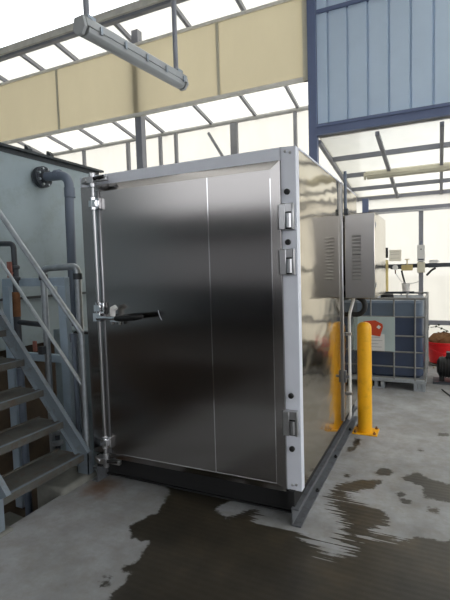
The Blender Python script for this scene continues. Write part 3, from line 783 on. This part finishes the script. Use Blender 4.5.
# ------------------------------------------------------------------ grey tank on the left
tx, ty1, tz0, tz1 = -4.0, 4.65, .79, 2.87
tk = thing('storage_tank', (-5.4, 1.9, .79), 'large grey-green steel tank wall behind the stairs at left', 'tank')
MB().box((-6.8, -.9, tz0), (tx, ty1, tz1)).build('shell', 'tank', tk, bevel=.006)
MB().box((tx, -.9, tz1 - .025), (tx + .06, ty1 + .06, tz1)).box((tx, -.9, tz1 - .07), (tx + .012, ty1 + .02, tz1 - .02)).build('rim', 'tank_dark', tk)
MB().box((tx, -.9, 1.295), (tx + .05, ty1, 1.32)).build('stiffener', 'tank_dark', tk)
for y in (3.52, 3.82):
    MB().prism([(tx, y, tz1), (tx + .06, y, tz1), (tx + .06, y, tz1 + .02), (tx + .02, y, tz1 + .06), (tx, y, tz1 + .06)], (0, .05, 0)).build('lug', 'tank_dark', tk)
struct(MB().box((-6.7, -.85, -.7), (-4.12, 4.6, tz0 - .002)).build('wall_plinth', 'pit', bevel=.02))
# flanged pipe
fy_, fz_ = 3.69, 2.615; vx = -3.555
fl = thing('flanged_pipe', (vx, fy_, -.7), 'thick grey pipe bending down from a bolted flange on the tank', 'pipe')
MB().lathe([(.065, 0), (.065, .03), (.115, .03), (.115, .055), (.07, .055)], (tx, fy_, fz_), 28, 'x').lathe([(.115, .062), (.115, .088), (.07, .09), (.06, .12)], (tx, fy_, fz_), 28, 'x').build('flange', 'pipe_dark', fl)
for k in range(8):
    a_ = 2 * math.pi * (k + .5) / 8; c = (tx + .02, fy_ + .09 * math.cos(a_), fz_ + .09 * math.sin(a_))
    MB().lathe([(.013, 0), (.013, .1)], c, 6, 'x').build('flange_bolt', 'galv', fl)
MB().tube(bend([(tx + .1, fy_, fz_), (vx, fy_, fz_ - .02), (vx - .02, fy_, 2.2), (vx - .04, fy_, -.7)], .14, 10), .049, 20).build('bend_pipe', 'pipe_grey', fl)
MB().lathe([(.058, 0), (.058, .1)], (vx - .005, fy_, 2.36), 20).build('coupling', 'pipe_grey', fl)
MB().lathe([(.056, -.03), (.056, .03)], (vx - .16, fy_, fz_), 20, 'x').build('coupling', 'pipe_grey', fl)

# ------------------------------------------------------------------ stairs
YS0, YS1 = 1.77, 2.49
rise, run = .2275, .188
sr = thing('steel_stairs', (-2.4, (YS0 + YS1) / 2, 0), 'steep grey steel stairs with worn treads rising to the left', 'stairs')
for k in range(7):
    xf = -2.392 - run * k; z = .203 + rise * k
    tr = MB().box((xf - .25, YS0 + .006, z - .008), (xf, YS1 - .006, z)).box((xf - .006, YS0 + .006, z - .05), (xf, YS1 - .006, z - .008)).box((xf - .25, YS0 + .006, z - .05), (xf - .242, YS1 - .006, z - .008))
    tr.box((xf - .25, YS0 + .006, z - .001), (xf - .242, YS1 - .006, z + .012))
    tr = tr.build('tread', 'tread', sr)
    MB().box((xf - .022, YS0 + .006, z), (xf, YS1 - .006, z + .003)).build('nosing', 'stair_grey', tr)
def stringer(y, s):
    A = Vector((-2.37, y, .20)); B = Vector((-2.37 - 1.46, y, .20 + 1.46 * rise / run)); dn = (B - A).normalized()
    u = Vector((dn.z, 0, -dn.x)) * -1
    if u.z < 0: u = -u
    m = MB(); hw = .065
    low = A - u * hw; cut = [A + u * .045 + dn * 0, B + u * .045, B - u * hw, A - u * hw + dn * .02]
    m.prism(cut, (0, s * .008, 0))
    m.prism([A + u * .045, B + u * .045, B + u * .053, A + u * .053], (0, s * .036, 0))
    m.prism([A - u * hw + dn * .02, B - u * hw, B - u * (hw - .008), A - u * (hw - .008) + dn * .02], (0, s * .036, 0))
    return m.build('stringer', 'stair_grey', sr)
stringer(YS1, -1); stringer(YS0, 1)
for y0, y1 in ((YS1, YS1 + .06), (YS0 - .06, YS0)):
    z0 = 0.047 if y0 > 2 else 0.021
    MB().box((-2.47, y0, z0), (-2.36, y0 + .008 if y0 > 2 else y1, .22)).box((-2.47, y0, z0), (-2.462, y1, .22)).box((-2.368, y0, z0), (-2.36, y1, .22)).build('foot', 'stair_grey', sr)
sl = 1.185
hx, hyy = -2.385, YS1 + .03
hr = MB().tube([(hx, hyy, 1.107), (hx - 1.44, hyy, 1.107 + 1.44 * sl)], .021, 14).build('handrail', 'galv', sr)
MB().tube([(hx - .02, hyy, .715), (hx - 1.44, hyy, .715 + 1.42 * sl)], .014, 12).build('mid_rail', 'galv', sr)
for x in (hx - .005, hx - 1.2):
    zb = .18 + (hx - x) * sl; MB().tube([(x, hyy, zb), (x, hyy, zb + .925)], .02, 12).build('rail_post', 'galv', sr)
# concrete footings
ft = MB().box((-2.64, 2.24, -.40), (-2.365, 2.60, .045)).build('footing', 'concrete_block', bevel=.03, seg=3)
tag(ft, 'rough concrete footing under the far foot of the stairs', 'footing')
ft2 = MB().box((-2.6, 1.60, -.30), (-2.34, 1.82, .02)).build('footing', 'concrete_block', bevel=.02, seg=3)
tag(ft2, 'concrete footing under the near foot of the stairs at the picture edge', 'footing')

# ------------------------------------------------------------------ pipework in the pit
bl = thing('pale_blue_frame', (-3.3, 2.95, -.7), 'pale blue rectangular steel frame standing in the pit behind the stairs', 'frame')
MB().box((-3.72, 2.92, 1.445), (-2.93, 2.98, 1.52)).build('top_rail', 'blue_frame', bl, bevel=.004)
MB().box((-3.02, 2.92, -.7), (-2.93, 2.98, 1.445)).build('upright', 'blue_frame', bl, bevel=.004)
MB().box((-3.72, 2.92, -.7), (-3.63, 2.98, 1.445)).build('upright', 'blue_frame', bl, bevel=.004)
MB().box((-3.63, 2.925, .76), (-3.02, 2.975, .83)).build('cross_rail', 'blue_frame', bl, bevel=.004)
lp = thing('pipe_loop', (-2.9, 2.85, -.7), 'grey inverted U pipe loop behind the stair handrail', 'pipe')
MB().tube(bend([(-3.10, 2.85, -.7), (-3.10, 2.85, 1.60), (-2.71, 2.85, 1.61), (-2.71, 2.85, -.7)], .06), .028, 14).build('bent_tube', 'galv', lp)
for x in (-3.10, -2.71): MB().lathe([(.038, 0), (.038, .05)], (x, 2.85, 1.50), 16).build('elbow_socket', 'pipe_dark', lp)
vp = thing('valve_pipe', (-3.5, 2.83, 1.0), 'dark pipe dropping to a red-handled valve above a rusty section', 'pipe')
MB().tube(bend([(-3.92, 2.83, 1.85), (-3.42, 2.83, 1.83), (-3.42, 2.83, 1.64)], .05), .024, 12).build('bent_tube', 'pipe_dark', vp)
MB().lathe([(.03, 0), (.042, .01), (.042, .03), (.03, .04), (.03, .10), (.042, .11), (.042, .13), (.03, .14)], (-3.42, 2.83, 1.50), 16).build('valve_body', 'pipe_dark', vp)
MB().box((-3.445, 2.765, 1.53), (-3.395, 2.785, 1.67)).tube([(-3.42, 2.78, 1.57), (-3.42, 2.83, 1.57)], .012, 8).build('valve_handle', 'valve_red', vp, bevel=.004)
MB().tube([(-3.425, 2.83, 1.40), (-3.43, 2.83, 1.18)], .034, 14).build('rusty_section', 'rust', vp)
MB().tube([(-3.43, 2.83, 1.18), (-3.43, 2.83, -.7)], .032, 14).tube([(-3.42, 2.83, 1.5), (-3.425, 2.83, 1.4)], .026, 12).build('lower_tube', 'pipe_dark', vp)
MB().tube([(-3.43, 2.83, 1.13), (-3.145, 2.83, 1.115)], .024, 12).build('branch', 'pipe_dark', vp)
sv = thing('ball_valve', (-3.10, 2.80, .9), 'small orange-handled ball valve on the upright pipe beside the frame', 'valve')
MB().box((-3.13, 2.77, .86), (-3.08, 2.82, .93)).build('body', 'pipe_dark', sv, bevel=.006)
MB().box((-3.16, 2.745, .89), (-3.125, 2.765, .98)).build('lever', 'valve_red', sv, bevel=.004)
up2 = thing('union_pipe', (-2.80, 2.72, -.7), 'thin grey upright pipe with a union and black hose near the chamber', 'pipe')
MB().tube([(-2.66, 2.72, -.7), (-2.66, 2.72, 1.06)], .02, 12).lathe([(.03, 0), (.03, .07)], (-2.66, 2.72, 1.0), 8).build('tube', 'pipe_grey', up2)
MB().tube(bend([(-2.66, 2.72, 1.06), (-2.64, 2.72, 1.08), (-2.5, 2.76, 1.07), (-2.36, 2.78, 1.02)], .08), .012, 10).build('hose', 'black', up2)
gb = thing('grey_box', (-2.9, 3.6, -.7), 'plain grey steel box behind the pipes beside the chamber', 'box')
MB().box((-3.5, 3.3, -.55), (-2.55, 3.55, 1.0)).build('casing', 'tank', gb, bevel=.01)
MB().box((-3.5, 3.3, -.7), (-3.4, 3.55, -.55)).box((-2.65, 3.3, -.7), (-2.55, 3.55, -.55)).build('plinth', 'tank_dark', gb)
cbk = MB().prism([(-3.15, 1.9, -.7), (-2.73, 1.95, -.7), (-2.71, 2.35, -.7), (-3.13, 2.4, -.7)], (0, 0, .36)).build('concrete_block', 'concrete_block', bevel=.02)
tag(cbk, 'square grey concrete block lying in the pit below the lowest tread', 'block')
pv = thing('pit_pipe', (-3.2, 2.62, .2), 'grey pipe stub with tap seen between the treads', 'pipe')
MB().tube([(-3.25, 2.68, -.7), (-3.25, 2.68, .75)], .03, 12).build('tube', 'pipe_grey', pv)
MB().tube([(-3.25, 2.66, .55), (-3.10, 2.62, .56), (-3.02, 2.60, .6)], .02, 10).lathe([(.035, 0), (.035, .03)], (-3.1, 2.60, .56), 10, 'y').build('tap', 'galv', pv)
cv = thing('chain_valve', (-2.95, 2.62, -.7), 'stack of small dark fittings on a pipe seen under the stair treads', 'valve')
cvm = MB().tube([(-2.88, 2.70, -.7), (-2.88, 2.70, .50)], .02, 10)
cvm.build('tube', 'pipe_dark', cv)
for k in range(4):
    MB().lathe([(.02, 0), (.045, .012), (.045, .035), (.02, .05)], (-2.88, 2.70, .12 + .09 * k), 12).build('collar', 'galv', cv)
lb = MB().tube([(-3.95, 2.46, -.61), (-2.52, 2.46, -.61)], .06, 16).build('sump_pipe', 'pipe_dark')
tag(lb, 'thick dark pipe crossing the pit floor under the stairs', 'pipe')

# ------------------------------------------------------------------ light
w = bpy.data.worlds.new('overcast'); S.world = w; w.use_nodes = True
nt = w.node_tree; bg = nt.nodes['Background']
bg.inputs[0].default_value = (0.965, 0.985, 1.0, 1); bg.inputs[1].default_value = 3.0
S.view_settings.view_transform = 'Standard'; S.view_settings.look = 'None'
S.view_settings.exposure = 0.1; S.view_settings.gamma = 1.0; S.view_settings.use_curve_mapping = False
S.cycles.use_denoising = True
S.cycles.max_bounces = 10; S.cycles.diffuse_bounces = 6; S.cycles.transparent_max_bounces = 12
